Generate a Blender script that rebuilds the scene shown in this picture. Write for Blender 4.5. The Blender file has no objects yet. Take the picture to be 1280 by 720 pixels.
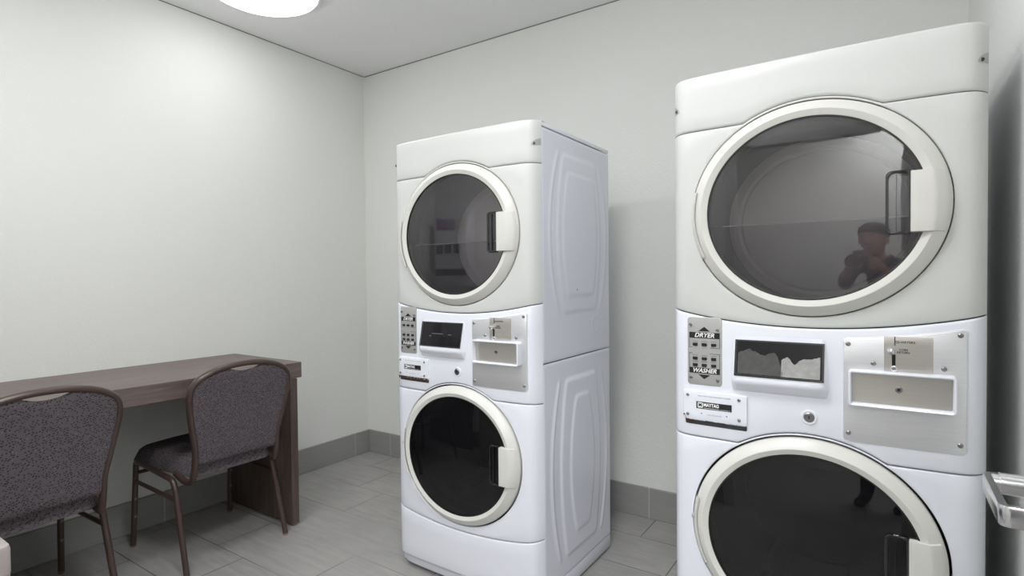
import bpy, bmesh, math, random
from math import sin, cos, pi, sqrt, exp
from mathutils import Vector, Matrix
random.seed(4)
SC = bpy.context.scene
COL = SC.collection

# ------------------------------------------------------------------ materials
def lin(c):
    return tuple(((v / 12.92) if v <= 0.04045 else ((v + 0.055) / 1.055) ** 2.4) for v in c)

def srgb(r, g, b):
    return lin((r / 255, g / 255, b / 255)) + (1.0,)

class NT:
    def __init__(s, name):
        s.m = bpy.data.materials.new(name); s.m.use_nodes = True
        s.t = s.m.node_tree; s.n = s.t.nodes; s.l = s.t.links
        s.b = s.n['Principled BSDF']; s.out = s.n['Material Output']
    def node(s, typ, **kw):
        n = s.n.new(typ)
        for k, v in kw.items():
            if hasattr(n, k): setattr(n, k, v)
            else: n.inputs[k].default_value = v
        return n
    def link(s, a, b): s.l.new(a, b)
    def math(s, op, a, b=None, c=None):
        n = s.n.new('ShaderNodeMath'); n.operation = op
        for i, v in enumerate((a, b, c)):
            if v is None: continue
            if isinstance(v, (int, float)): n.inputs[i].default_value = v
            else: s.l.new(v, n.inputs[i])
        return n.outputs[0]
    def mix(s, f, a, b):
        n = s.n.new('ShaderNodeMix'); n.data_type = 'RGBA'
        for i, v in ((0, f), (6, a), (7, b)):
            if isinstance(v, (int, float, tuple)): n.inputs[i].default_value = v
            else: s.l.new(v, n.inputs[i])
        return n.outputs[2]
    def pos(s):
        g = s.n.new('ShaderNodeNewGeometry'); x = s.n.new('ShaderNodeSeparateXYZ')
        s.l.new(g.outputs['Position'], x.inputs[0]); return g.outputs['Position'], x.outputs
    def objco(s, scale=(1, 1, 1), rot=(0, 0, 0)):
        c = s.n.new('ShaderNodeTexCoord'); m = s.n.new('ShaderNodeMapping')
        m.inputs['Scale'].default_value = scale; m.inputs['Rotation'].default_value = rot
        s.l.new(c.outputs['Object'], m.inputs[0]); return m.outputs[0]
    def noise(s, vec, scale, detail=3, rough=0.5):
        n = s.n.new('ShaderNodeTexNoise'); n.inputs['Scale'].default_value = scale
        n.inputs['Detail'].default_value = detail; n.inputs['Roughness'].default_value = rough
        if vec is not None: s.l.new(vec, n.inputs['Vector'])
        return n.outputs[0]
    def ramp(s, f, a, b, ca=(0, 0, 0, 1), cb=(1, 1, 1, 1)):
        r = s.n.new('ShaderNodeValToRGB'); e = r.color_ramp.elements
        e[0].position = a; e[1].position = b; e[0].color = ca; e[1].color = cb
        s.l.new(f, r.inputs[0]); return r.outputs[0]
    def bump(s, h, strength, dist=0.002):
        b = s.n.new('ShaderNodeBump'); b.inputs['Strength'].default_value = strength
        b.inputs['Distance'].default_value = dist
        s.l.new(h, b.inputs['Height']); s.l.new(b.outputs[0], s.b.inputs['Normal'])

def simple(name, col, rough=0.5, metal=0.0, spec=0.5, var=0.03, nscale=12, coat=0.0):
    t = NT(name); v = t.objco(); n = t.noise(v, nscale, 4)
    d = tuple(max(0, c * (1 - var)) for c in col[:3]) + (1,); u = tuple(min(1, c * (1 + var)) for c in col[:3]) + (1,)
    t.link(t.mix(n, d, u), t.b.inputs['Base Color'])
    t.b.inputs['Roughness'].default_value = rough; t.b.inputs['Metallic'].default_value = metal
    t.b.inputs['Specular IOR Level'].default_value = spec
    t.b.inputs['Coat Weight'].default_value = coat
    return t.m

def wall_mat(name, col, bscale=120, bstr=0.42):
    t = NT(name); p, xyz = t.pos()
    n = t.noise(p, 1.4, 3); n2 = t.noise(p, bscale, 3, 0.6)
    d = tuple(c * 0.965 for c in col[:3]) + (1,)
    t.link(t.mix(n, d, col), t.b.inputs['Base Color'])
    t.b.inputs['Roughness'].default_value = 0.62
    t.b.inputs['Specular IOR Level'].default_value = 0.3
    t.bump(n2, bstr, 0.004); return t.m

M = {}
M['wall'] = wall_mat('wall_paint', srgb(230, 231, 227))
M['ceiling'] = wall_mat('ceiling_paint', srgb(247, 247, 247), 70, 0.3)
M['trim'] = simple('painted_trim', srgb(200, 200, 198), 0.4)
M['shade_line'] = simple('ceiling_joint_shade', srgb(120, 118, 114), 0.7)  # dark tone standing in for the shadow line under the ceiling
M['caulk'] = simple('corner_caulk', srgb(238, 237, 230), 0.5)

def floor_mat():
    t = NT('floor_tile'); p, o = t.pos()
    H, L = 0.272, 0.59
    yv = t.math('DIVIDE', t.math('SUBTRACT', o[1], 1.575 - H * 30), H)
    row = t.math('FLOOR', yv); fy = t.math('FRACT', yv)
    sh = t.math('MULTIPLY', t.math('SUBTRACT', row, 30), 0.203)
    xv = t.math('DIVIDE', t.math('ADD', t.math('ADD', o[0], 2.075 + L * 30), sh), L)
    fx = t.math('FRACT', xv); col = t.math('FLOOR', xv)
    g = 0.0022
    ex = t.math('MULTIPLY', t.math('SUBTRACT', 0.5, t.math('ABSOLUTE', t.math('SUBTRACT', fx, 0.5))), L)
    ey = t.math('MULTIPLY', t.math('SUBTRACT', 0.5, t.math('ABSOLUTE', t.math('SUBTRACT', fy, 0.5))), H)
    e = t.math('MINIMUM', ex, ey)
    gr = t.math('LESS_THAN', e, g)
    cv = t.n.new('ShaderNodeCombineXYZ'); t.link(row, cv.inputs[0]); t.link(col, cv.inputs[1])
    wn = t.n.new('ShaderNodeTexWhiteNoise'); t.link(cv.outputs[0], wn.inputs['Vector'])
    m = t.n.new('ShaderNodeMapping'); m.inputs['Scale'].default_value = (2.2, 16, 1); t.link(p, m.inputs[0])
    st = t.noise(m.outputs[0], 2.5, 5, 0.6); cl = t.noise(p, 3.0, 5, 0.6)
    f = t.math('ADD', t.math('MULTIPLY', st, 0.55), t.math('MULTIPLY', cl, 0.45))
    base = t.mix(t.ramp(f, 0.33, 0.67), srgb(138, 136, 134), srgb(166, 164, 161))
    base = t.mix(t.math('MULTIPLY', wn.outputs['Value'], 0.35), base, srgb(142, 141, 140))
    gcol = t.mix(t.ramp(t.noise(p, 2.1, 2), 0.42, 0.62), srgb(78, 75, 72), srgb(150, 148, 142))
    t.link(t.mix(gr, base, gcol), t.b.inputs['Base Color'])
    t.b.inputs['Roughness'].default_value = 0.48
    t.b.inputs['Specular IOR Level'].default_value = 0.35
    hh = t.math('MINIMUM', t.math('DIVIDE', e, 0.004), 1.0)
    t.bump(hh, 0.4, 0.002); return t.m
M['floor'] = floor_mat()

def base_mat(axis, off):
    t = NT('baseboard_tile'); p, o = t.pos(); L = 0.59
    xv = t.math('DIVIDE', t.math('ADD', o[axis], L * 20 - off), L); fx = t.math('FRACT', xv)
    ex = t.math('MULTIPLY', t.math('SUBTRACT', 0.5, t.math('ABSOLUTE', t.math('SUBTRACT', fx, 0.5))), L)
    gr = t.math('LESS_THAN', ex, 0.0018)
    m = t.n.new('ShaderNodeMapping'); m.inputs['Scale'].default_value = (3, 3, 20); t.link(p, m.inputs[0])
    n = t.noise(m.outputs[0], 3, 5, 0.6)
    base = t.mix(n, srgb(132, 132, 130), srgb(150, 149, 147))
    t.link(t.mix(gr, base, srgb(186, 186, 182)), t.b.inputs['Base Color'])
    t.b.inputs['Roughness'].default_value = 0.5
    return t.m
M['base_x'] = base_mat(0, -0.947); M['base_y'] = base_mat(1, 2.472)

M['enamel'] = simple('white_enamel', srgb(226, 228, 237), 0.22, 0, 0.5, 0.012, 5, 0.3)
M['cream'] = simple('warm_white_plastic', srgb(203, 204, 202), 0.38, 0, 0.5, 0.01)
M['ring'] = simple('cream_door_plastic', srgb(209, 208, 202), 0.33, 0, 0.5, 0.012)
M['dark'] = simple('dark_gap_rubber', srgb(46, 46, 50), 0.6)
M['black'] = simple('black_plastic', srgb(17, 17, 18), 0.3)
M['screwm'] = simple('screw_steel', srgb(140, 140, 140), 0.28, 1.0)
M['chrome'] = simple('satin_chrome', srgb(222, 222, 226), 0.2, 1.0)
M['signgrey'] = simple('grey_sign_metal', srgb(172, 172, 170), 0.4, 0.35)
M['white_print'] = simple('white_print', srgb(238, 238, 236), 0.5)
M['grey_print'] = simple('grey_print', srgb(120, 120, 120), 0.6)
M['rust'] = simple('rust', srgb(70, 48, 36), 0.9, 0, 0.2, 0.5, 90)
M['paper'] = simple('torn_paper', srgb(150, 150, 148), 0.8, 0, 0.2, 0.35, 70)
M['paper_dark'] = simple('torn_paper_residue', srgb(74, 74, 73), 0.8, 0, 0.2, 0.35, 70)
M['drum'] = simple('drum_metal', srgb(124, 120, 124), 0.5, 0.0)
M['drumback'] = simple('drum_back_plate', srgb(238, 231, 228), 0.55, 0.0)
M['drumdark'] = simple('washer_drum', srgb(60, 58, 60), 0.4, 0.6)
M['bronze'] = simple('brown_powder_coat', srgb(68, 52, 47), 0.34, 0.15, 0.5, 0.1, 60)
M['glide'] = simple('glide_metal', srgb(190, 180, 165), 0.25, 1.0)
M['plug'] = simple('grey_plug', srgb(104, 98, 94), 0.5)
M['binm'] = simple('pale_bin_plastic', srgb(176, 166, 163), 0.45)
M['doorm'] = simple('door_laminate', srgb(150, 147, 143), 0.5)
M['lampring'] = simple('lamp_rim', srgb(225, 225, 225), 0.4)

def brushed(name, col, rough, vert=False):
    t = NT(name); v = t.objco((6, 6, 260) if not vert else (260, 6, 6)); n = t.noise(v, 2.0, 3, 0.7)
    n2 = t.noise(t.objco(), 5, 3)
    d = tuple(c * 0.8 for c in col[:3]) + (1,)
    t.link(t.mix(n, d, col), t.b.inputs['Base Color']); t.b.inputs['Metallic'].default_value = 0.85
    t.link(t.math('ADD', t.math('MULTIPLY', n2, 0.15), rough), t.b.inputs['Roughness'])
    t.bump(n, 0.12, 0.0006); return t.m
M['steel'] = brushed('brushed_steel_plate', srgb(240, 240, 244), 0.34)
M['steel_warm'] = brushed('worn_steel', srgb(208, 203, 197), 0.3)

def glass_mat(name, tint, trans, ior, dark):
    t = NT(name)
    tr = t.n.new('ShaderNodeBsdfTransparent'); tr.inputs[0].default_value = tint
    df = t.n.new('ShaderNodeBsdfDiffuse'); df.inputs[0].default_value = dark
    gl = t.n.new('ShaderNodeBsdfGlossy'); gl.inputs['Roughness'].default_value = 0.015
    fr = t.n.new('ShaderNodeFresnel'); fr.inputs['IOR'].default_value = ior
    n = t.noise(t.objco(), 3, 2); dm = t.mix(n, dark, tuple(c * 1.1 for c in dark[:3]) + (1,)); t.link(dm, df.inputs[0])
    m1 = t.n.new('ShaderNodeMixShader'); m1.inputs[0].default_value = trans
    t.link(df.outputs[0], m1.inputs[1]); t.link(tr.outputs[0], m1.inputs[2])
    m2 = t.n.new('ShaderNodeMixShader'); t.link(fr.outputs[0], m2.inputs[0])
    t.link(m1.outputs[0], m2.inputs[1]); t.link(gl.outputs[0], m2.inputs[2])
    t.link(m2.outputs[0], t.out.inputs['Surface']); return t.m
M['dryer_glass'] = glass_mat('smoked_dryer_glass', (0.80, 0.775, 0.80, 1), 0.93, 1.75, (0.14, 0.132, 0.146, 1))
M['washer_glass'] = glass_mat('black_washer_glass', (0.25, 0.25, 0.25, 1), 0.35, 1.5, (0.006, 0.006, 0.007, 1))
M['pocket'] = glass_mat('smoked_recess_plastic', (0.3, 0.29, 0.31, 1), 0.55, 1.6, (0.02, 0.02, 0.022, 1))
M['screen'] = glass_mat('display_glass', (0.2, 0.2, 0.2, 1), 0.05, 1.30, (0.012, 0.011, 0.013, 1))
M['lint'] = glass_mat('lower_tint_pane', (0.60, 0.59, 0.63, 1), 0.92, 1.05, (0.1, 0.1, 0.1, 1))

def wood_mat(name, axis, dk, lt):
    t = NT(name)
    sc = {'y': (30, 1.6, 30), 'z': (30, 30, 1.6)}[axis]
    v = t.objco(sc); n = t.noise(v, 2.2, 6, 0.65); n2 = t.noise(t.objco(tuple(s * 3 for s in sc)), 4, 3)
    f = t.math('ADD', t.math('MULTIPLY', n, 0.7), t.math('MULTIPLY', n2, 0.3))
    t.link(t.mix(t.ramp(f, 0.36, 0.64), dk, lt), t.b.inputs['Base Color'])
    t.b.inputs['Roughness'].default_value = 0.42; t.bump(n, 0.08, 0.001); return t.m
M['wood_y'] = wood_mat('dark_wood_laminate', 'y', srgb(84, 70, 66), srgb(112, 98, 93))  # table top: lighter than the uprights, its sheen put into the colour
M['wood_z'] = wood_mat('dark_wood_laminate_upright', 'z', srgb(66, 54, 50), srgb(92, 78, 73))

def fabric_mat():
    t = NT('speckled_upholstery')
    c = t.n.new('ShaderNodeTexCoord')
    vo = t.n.new('ShaderNodeTexVoronoi'); vo.inputs['Scale'].default_value = 172; vo.inputs['Randomness'].default_value = 0.5
    mp = t.n.new('ShaderNodeMapping'); mp.inputs['Rotation'].default_value = (0.62, 0.35, 0.5); mp.inputs['Scale'].default_value = (1.0, 0.82, 1.0)
    t.link(c.outputs['Object'], mp.inputs[0]); t.link(mp.outputs[0], vo.inputs['Vector'])
    sc_ = t.n.new('ShaderNodeSeparateColor'); t.link(vo.outputs['Color'], sc_.inputs[0])
    dk = t.math('MULTIPLY', t.math('LESS_THAN', vo.outputs['Distance'], 0.40), t.math('LESS_THAN', sc_.outputs[0], 0.66))
    lt = t.math('MULTIPLY', t.math('LESS_THAN', vo.outputs['Distance'], 0.24), t.math('GREATER_THAN', sc_.outputs[0], 0.95))
    n = t.noise(c.outputs['Object'], 260, 2)
    base = t.mix(n, srgb(84, 78, 83), srgb(104, 97, 101))
    base = t.mix(dk, base, srgb(50, 45, 48)); base = t.mix(lt, base, srgb(140, 130, 126))
    t.link(base, t.b.inputs['Base Color']); t.b.inputs['Roughness'].default_value = 0.9
    t.b.inputs['Specular IOR Level'].default_value = 0.15; t.bump(n, 0.25, 0.001); return t.m
M['fabric'] = fabric_mat()

def emit_mat(name, col, st):
    t = NT(name); e = t.n.new('ShaderNodeEmission'); e.inputs[0].default_value = col; e.inputs[1].default_value = st
    t.link(e.outputs[0], t.out.inputs['Surface']); return t.m

# ------------------------------------------------------------------ helpers
def obj(name, bm, mat, parent=None, smooth=True, angle=35, loc=None):
    me = bpy.data.meshes.new(name)
    bmesh.ops.remove_doubles(bm, verts=bm.verts, dist=1e-5)
    bmesh.ops.recalc_face_normals(bm, faces=bm.faces)
    bm.to_mesh(me); bm.free()
    mats = mat if isinstance(mat, (list, tuple)) else [mat]
    for m in mats: me.materials.append(m)
    if smooth:
        for p in me.polygons: p.use_smooth = True
        me.set_sharp_from_angle(angle=math.radians(angle))
    o = bpy.data.objects.new(name, me); COL.objects.link(o)
    if parent: o.parent = parent
    if loc: o.location = loc
    return o

def thing(name, label, cat, loc=(0, 0, 0), rotz=0, group=None):
    o = bpy.data.objects.new(name, None); COL.objects.link(o); o.location = loc; o.rotation_euler = (0, 0, rotz)
    o.empty_display_size = 0.1
    o['label'] = label; o['category'] = cat
    if group: o['group'] = group
    return o

def tag(o, label, cat, group=None):
    o['label'] = label; o['category'] = cat
    if group: o['group'] = group
    return o

def struct(name, bm, mat, smooth=False, parent=None):
    o = obj(name, bm, mat, parent, smooth)
    o['kind'] = 'structure'; return o

def box(bm, x0, x1, y0, y1, z0, z1, bev=0.0, seg=2):
    r = bmesh.ops.create_cube(bm, size=1.0)
    for v in r['verts']:
        v.co = Vector(((x0 + x1) / 2 + v.co.x * (x1 - x0), (y0 + y1) / 2 + v.co.y * (y1 - y0), (z0 + z1) / 2 + v.co.z * (z1 - z0)))
    if bev > 0:
        es = list({e for v in r['verts'] for e in v.link_edges})
        bmesh.ops.bevel(bm, geom=es, offset=bev, segments=seg, profile=0.5, affect='EDGES')
    return bm

def newbox(*a, **k):
    bm = bmesh.new(); box(bm, *a, **k); return bm

def grid_faces(bm, rows, close_u=False, close_v=False):
    nr = len(rows); nc = len(rows[0])
    for i in range(nr if close_v else nr - 1):
        for j in range(nc if close_u else nc - 1):
            a, b = rows[i], rows[(i + 1) % nr]
            try: bm.faces.new((a[j], a[(j + 1) % nc], b[(j + 1) % nc], b[j]))
            except ValueError: pass

def tube(bm, pts, ra, rb=None, seg=12, cap=True, up=None):
    """oval tube swept along pts; ra: radius along the 'side' direction, rb: along the other."""
    rb = rb or ra
    P = [Vector(p) for p in pts]; n = len(P); rows = []
    prev = Vector(up) if up else None
    for i in range(n):
        t = (P[min(i + 1, n - 1)] - P[max(i - 1, 0)]).normalized()
        if prev is None:
            prev = Vector((0, 0, 1)) if abs(t.z) < 0.9 else Vector((1, 0, 0))
        s = t.cross(prev)
        if s.length < 1e-4: s = t.orthogonal()
        s.normalize(); u = s.cross(t).normalized(); prev = u
        rows.append([bm.verts.new(P[i] + s * (ra * cos(2 * pi * k / seg)) + u * (rb * sin(2 * pi * k / seg))) for k in range(seg)])
    grid_faces(bm, rows, close_u=True)
    if cap:
        bm.faces.new(rows[0]); bm.faces.new(rows[-1])
    return bm

def flatbar(bm, pts, hz, ht):
    """flat bar standing on edge, swept along a horizontal path"""
    P = [Vector(p) for p in pts]; n = len(P); rows = []
    for i in range(n):
        t = (P[min(i + 1, n - 1)] - P[max(i - 1, 0)]).normalized(); s = t.cross(Vector((0, 0, 1))).normalized(); row = []
        for a, b in ((1, .85), (.8, 1), (-.8, 1), (-1, .85), (-1, -.85), (-.8, -1), (.8, -1), (1, -.85)):
            row.append(bm.verts.new(P[i] + s * (ht * a) + Vector((0, 0, hz * b))))
        rows.append(row)
    grid_faces(bm, rows, close_u=True); bm.faces.new(rows[0]); bm.faces.new(rows[-1]); return bm

def smooth_path(pts, n=8):
    P = [Vector(p) for p in pts]; out = []
    for i in range(len(P) - 1):
        p0 = P[max(i - 1, 0)]; p1 = P[i]; p2 = P[i + 1]; p3 = P[min(i + 2, len(P) - 1)]
        for k in range(n):
            t = k / n
            out.append(0.5 * ((2 * p1) + (-p0 + p2) * t + (2 * p0 - 5 * p1 + 4 * p2 - p3) * t * t + (-p0 + 3 * p1 - 3 * p2 + p3) * t ** 3))
    out.append(P[-1]); return out

def fillet_path(pts, r, n=6):
    P = [Vector(p) for p in pts]; out = [P[0]]
    for i in range(1, len(P) - 1):
        a = (P[i - 1] - P[i]); b = (P[i + 1] - P[i]); rr = min(r, a.length * 0.49, b.length * 0.49)
        p0 = P[i] + a.normalized() * rr; p2 = P[i] + b.normalized() * rr
        for k in range(n + 1):
            t = k / n; out.append((1 - t) ** 2 * p0 + 2 * t * (1 - t) * P[i] + t * t * p2)
    out.append(P[-1]); return out

def lathe(bm, prof, seg=32, ax='z', c=(0, 0, 0), sx=1.0, sz=1.0):
    """prof: list of (radius, height). ax 'z' spins about z; ax 'y' makes discs facing -y (height is depth towards -y)."""
    rows = []
    for r, h in prof:
        row = []
        for k in range(seg):
            a = 2 * pi * k / seg
            if ax == 'z': co = (c[0] + r * cos(a) * sx, c[1] + r * sin(a) * sz, c[2] + h)
            else: co = (c[0] + r * cos(a) * sx, c[1] - h, c[2] + r * sin(a) * sz)
            row.append(bm.verts.new(co))
        rows.append(row)
    grid_faces(bm, rows, close_u=True)
    if prof[0][0] > 1e-4: pass
    return rows

def disc_lathe(bm, prof, **k):
    rows = lathe(bm, prof, **k)
    bm.faces.new(rows[-1]); return bm

# ------------------------------------------------------------------ camera
F, YAW, PIT, ROL, CH = 695.6147, 0.5899, 0.0195, -0.0095, 1.1803
cam_d = bpy.data.cameras.new('camera'); cam = bpy.data.objects.new('camera', cam_d); COL.objects.link(cam)
fw = Vector((-sin(YAW) * cos(PIT), cos(YAW) * cos(PIT), -sin(PIT))); rt = Vector((cos(YAW), sin(YAW), 0)); up = rt.cross(fw)
r2 = cos(ROL) * rt + sin(ROL) * up; u2 = -sin(ROL) * rt + cos(ROL) * up
mw = Matrix.Identity(4)
for i in range(3):
    mw[i][0] = r2[i]; mw[i][1] = u2[i]; mw[i][2] = -fw[i]
mw[2][3] = CH
cam.matrix_world = mw
cam_d.sensor_width = 36; cam_d.lens = 36 * F / 1280; cam_d.clip_start = 0.02; cam_d.clip_end = 50
SC.camera = cam

# ------------------------------------------------------------------ room
XL, XR, YB, YF, ZC = -2.93, 0.25, 2.603, 0.0, 2.543
DX0, DX1, DZ = -0.74, 0.16, 1.93      # doorway in the front wall
HY = -1.5                             # corridor far wall
struct('floor', newbox(XL - 0.1, 1.5, HY - 0.1, YB + 0.1, -0.08, 0), M['floor'])
struct('ceiling', newbox(XL - 0.1, 1.5, HY - 0.1, YB + 0.1, ZC, ZC + 0.08), M['ceiling'])
struct('wall_left', newbox(XL - 0.1, XL, YF - 0.12, YB + 0.1, 0, ZC), M['wall'])
struct('wall_back', newbox(XL, XR, YB, YB + 0.1, 0, ZC), M['wall'])
struct('wall_right', newbox(XR, XR + 0.1, YF, YB + 0.1, 0, ZC), M['wall'])
bm = bmesh.new()
box(bm, XL, DX0, YF - 0.05, YF, 0, ZC); box(bm, DX1, 1.5, YF - 0.05, YF, 0, ZC); box(bm, DX0, DX1, YF - 0.05, YF, DZ, ZC)
struct('wall_front', bm, M['wall'])
struct('wall_corridor', newbox(XL - 0.1, 1.5, HY - 0.1, HY, 0, ZC), M['wall'])
struct('wall_corridor_left', newbox(XL - 0.1, XL, HY, YF - 0.12, 0, ZC), M['wall'])
struct('wall_corridor_right', newbox(1.5, 1.6, HY - 0.1, YF, 0, ZC), M['wall'])
bh = 0.151
struct('baseboard_left', newbox(XL, XL + 0.01, YF, YB, 0, bh, bev=0.003, seg=1), M['base_y'])
struct('baseboard_back', newbox(XL + 0.01, XR, YB - 0.01, YB, 0, bh, bev=0.003, seg=1), M['base_x'])
struct('baseboard_right', newbox(XR - 0.01, XR, YF + 0.01, YB - 0.01, 0, bh, bev=0.003, seg=1), M['base_y'])
struct('baseboard_front', newbox(XL + 0.01, DX0 - 0.06, YF, YF + 0.01, 0, bh, bev=0.003, seg=1), M['base_x'])
bm = bmesh.new()
box(bm, DX0 - 0.05, DX0 + 0.004, YF - 0.055, YF + 0.012, 0, DZ + 0.05, bev=0.004); box(bm, DX1 - 0.004, DX1 + 0.05, YF - 0.055, YF - 0.001, 0, DZ + 0.05, bev=0.004)
box(bm, DX0, DX1, YF - 0.055, YF + 0.012, DZ - 0.003, DZ + 0.05, bev=0.004)
struct('trim_doorway', bm, M['trim'])
struct('ceiling_shade_line_1', newbox(XL, XR, YB - 0.003, YB, ZC - 0.004, ZC), M['shade_line'])  # thin dark strips paint the shade where walls meet ceiling
struct('ceiling_shade_line_2', newbox(XL, XL + 0.003, YF, YB - 0.003, ZC - 0.004, ZC), M['shade_line'])
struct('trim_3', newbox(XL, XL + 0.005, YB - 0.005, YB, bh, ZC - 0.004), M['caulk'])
# open door, swung in against the right wall
door = struct('door_1', newbox(0.160, 0.204, 0.012, 0.915, 0.008, DZ - 0.004, bev=0.002, seg=1), M['doorm'])
ZH = 0.935
bm = bmesh.new()
disc_lathe(bm, [(0.0001, 0.0), (0.026, 0.0), (0.026, 0.006), (0.022, 0.009), (0.0005, 0.009)], seg=28, ax='z')
bm.transform(Matrix.Translation((0.160, 0.850, ZH)) @ Matrix.Rotation(-pi / 2, 4, 'Y'))
ros = obj('handle_rose', bm, M['chrome'], door)
bm = bmesh.new()
# neck (round) then flat-faced return lever
tube(bm, [(0.158, 0.850, ZH), (0.128, 0.850, ZH), (0.112, 0.850, ZH)], 0.0125, seg=20)
tube(bm, [(0.135, 0.850, ZH), (0.1035, 0.850, ZH)], 0.0105, seg=20)
lp = fillet_path([(0.117, 0.8525, ZH), (0.1005, 0.851, ZH), (0.1005, 0.738, ZH), (0.150, 0.738, ZH)], 0.006, 5)
flatbar(bm, lp, 0.0105, 0.0042)
lev = obj('door_handle', bm, M['chrome'], door)

# ------------------------------------------------------------------ stacked washer dryer
W, HM, D = 0.686, 1.719, 0.561
CX = 0.343; EXR = 1.064
UZ, LZ = 1.340, 0.515                  # door centre heights
def front(x):
    t = max(-1, min(1, (x - W / 2) / (W / 2)))
    return 0.045 * (1 - abs(t) ** 20) + 0.010 * (1 - t * t)

def cols_for(x0, x1, drop_ends=None, n=44):
    """columns, dense near the machine's rounded corners"""
    xs = set()
    for k in range(n + 1): xs.add(round(x0 + (x1 - x0) * k / n, 6))
    for q in (0.0, 0.0006, 0.0015, 0.003, 0.005, 0.0075, 0.011, 0.015, 0.02, 0.026, 0.033, 0.042, 0.055):
        for v in (q, W - q):
            if x0 <= v <= x1: xs.add(round(v, 6))
    c = [(x, 0.0) for x in sorted(xs)]
    if drop_ends:
        c = [(x0, drop_ends), (x0, 0.0015), (x0 + 0.0012, 0.0)] + [q for q in c if x0 + 0.0012 < q[0] < x1 - 0.0012] + [(x1 - 0.0012, 0.0), (x1, 0.0015), (x1, drop_ends)]
    return c

def sheet(bm, cols, lo, hi, off=0.0, thick=0.02, er=0.003):
    """curved front panel between lo(x) and hi(x), following the bowed front, edges rounded and turned in.
    lo / hi return (z, is_edge)"""
    rows = []
    for x, dr in cols:
        zl, el = lo(x); zh, eh = hi(x)
        if zh - zl < 1e-4: zh = zl + 1e-4
        r = min(er, (zh - zl) * 0.3); rr = []
        if el: rr += [(zl, thick), (zl, r * 0.6), (zl + r * 0.3, r * 0.25), (zl + r, 0)]
        else: rr += [(zl, 0)] * 4
        for k in range(1, 4): rr.append((zl + r + (zh - zl - 2 * r) * k / 4, 0))
        if eh: rr += [(zh - r, 0), (zh - r * 0.3, r * 0.25), (zh, r * 0.6), (zh, thick)]
        else: rr += [(zh, 0)] * 4
        rows.append([bm.verts.new((x, -(front(x) + off) + max(d, dr) * min(1.0, (front(x) + 0.012) / 0.03 if max(d, dr) > 0.01 else 1), z)) for z, d in rr])
    grid_faces(bm, rows)

def ell(x, cz, rz):
    q = 1 - ((x - CX) / (rz * EXR)) ** 2
    return (cz - rz * sqrt(q), cz + rz * sqrt(q)) if q > 0 else None

def holed(cols, cz, rz):
    """add columns that resolve the rim of an elliptical hole"""
    xs = dict(cols)
    for k in range(0, 73):
        x = CX - rz * EXR * cos(pi * k / 72)
        xs[round(x, 6)] = 0.0
    for s in (-1, 1): xs[round(CX + s * rz * EXR * 1.0005, 6)] = 0.0
    return sorted(xs.items())

def plate(bm, x0, x1, zlo, zhi, off, rad=0.006, thick=0.006, er=0.0012, n=16):
    """rounded plate lying on the bowed front; zlo, zhi numbers or functions"""
    fl = zlo if callable(zlo) else (lambda x: zlo); fh = zhi if callable(zhi) else (lambda x: zhi)
    def inset(x):
        d = min(x - x0, x1 - x)
        return 0 if d >= rad else rad - sqrt(max(0, rad * rad - (rad - d) ** 2))
    cols = cols_for(x0, x1, thick, n)
    extra = [(x0 + rad * q, 0) for q in (0.02, .1, .25, .5, .8)] + [(x1 - rad * q, 0) for q in (0.02, .1, .25, .5, .8)]
    mid = sorted(set([c for c in cols[2:-2]] + [e for e in extra if x0 + 0.0013 < e[0] < x1 - 0.0013]))
    cols = cols[:2] + mid + cols[-2:]
    sheet(bm, cols, lambda x: (fl(x) + inset(x), True), lambda x: (fh(x) - inset(x), True), off, thick, er)

def frontpt(x, z, off=0.0): return Vector((x, -(front(x) + off), z))

def flatpoly(bm, pts, off, sub=6):
    """thin printed shape: polygon given in (x,z), laid on the front"""
    vs = [bm.verts.new(frontpt(x, z, off)) for x, z in pts]; bm.faces.new(vs)

def rect(bm, x0, x1, z0, z1, off):
    n = max(1, int((x1 - x0) / 0.012)); lo = []; hi = []
    for k in range(n + 1):
        x = x0 + (x1 - x0) * k / n; lo.append(bm.verts.new(frontpt(x, z0, off))); hi.append(bm.verts.new(frontpt(x, z1, off)))
    grid_faces(bm, [lo, hi])

def text_bm(s, x, z, size, off, shear=0.0, bold=0.0, align='CENTER', xs=1.0, mapper=None):
    cu = bpy.data.curves.new('lettering_curve', 'FONT'); cu.body = s; cu.size = size; cu.shear = shear; cu.offset = bold
    cu.align_x = align; cu.align_y = 'CENTER'; cu.resolution_u = 3
    o = bpy.data.objects.new('lettering_tmp', cu); COL.objects.link(o)
    bpy.context.view_layer.update()
    me = bpy.data.meshes.new_from_object(o.evaluated_get(bpy.context.evaluated_depsgraph_get()))
    bm = bmesh.new(); bm.from_mesh(me)
    bpy.data.objects.remove(o); bpy.data.curves.remove(cu); bpy.data.meshes.remove(me)
    for v in bm.verts:
        px, pz = x + v.co.x * xs, z + v.co.y
        v.co = mapper(px, pz) if mapper else frontpt(px, pz, off)
    return bm

def merge(a, b):
    me = bpy.data.meshes.new('tmp'); b.to_mesh(me); b.free(); a.from_mesh(me); bpy.data.meshes.remove(me); return a

def screw_bm(x, z, off, r=0.0055):
    bm = bmesh.new(); y = front(x) + off
    lathe(bm, [(r, y - 0.004), (r, y + 0.0008), (r * 0.8, y + 0.0022), (r * 0.45, y + 0.0028), (r * 0.4, y + 0.0012), (0.0002, y + 0.0010)], seg=14, ax='y', c=(x, 0, z))
    return bm

SEAM = lambda x: 1.048 + 0.040 * ((x - CX) / CX) ** 2
KSEAM = lambda x: 0.229 + 0.033 * ((x - CX) / CX) ** 2
GAP = 0.0016

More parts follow.
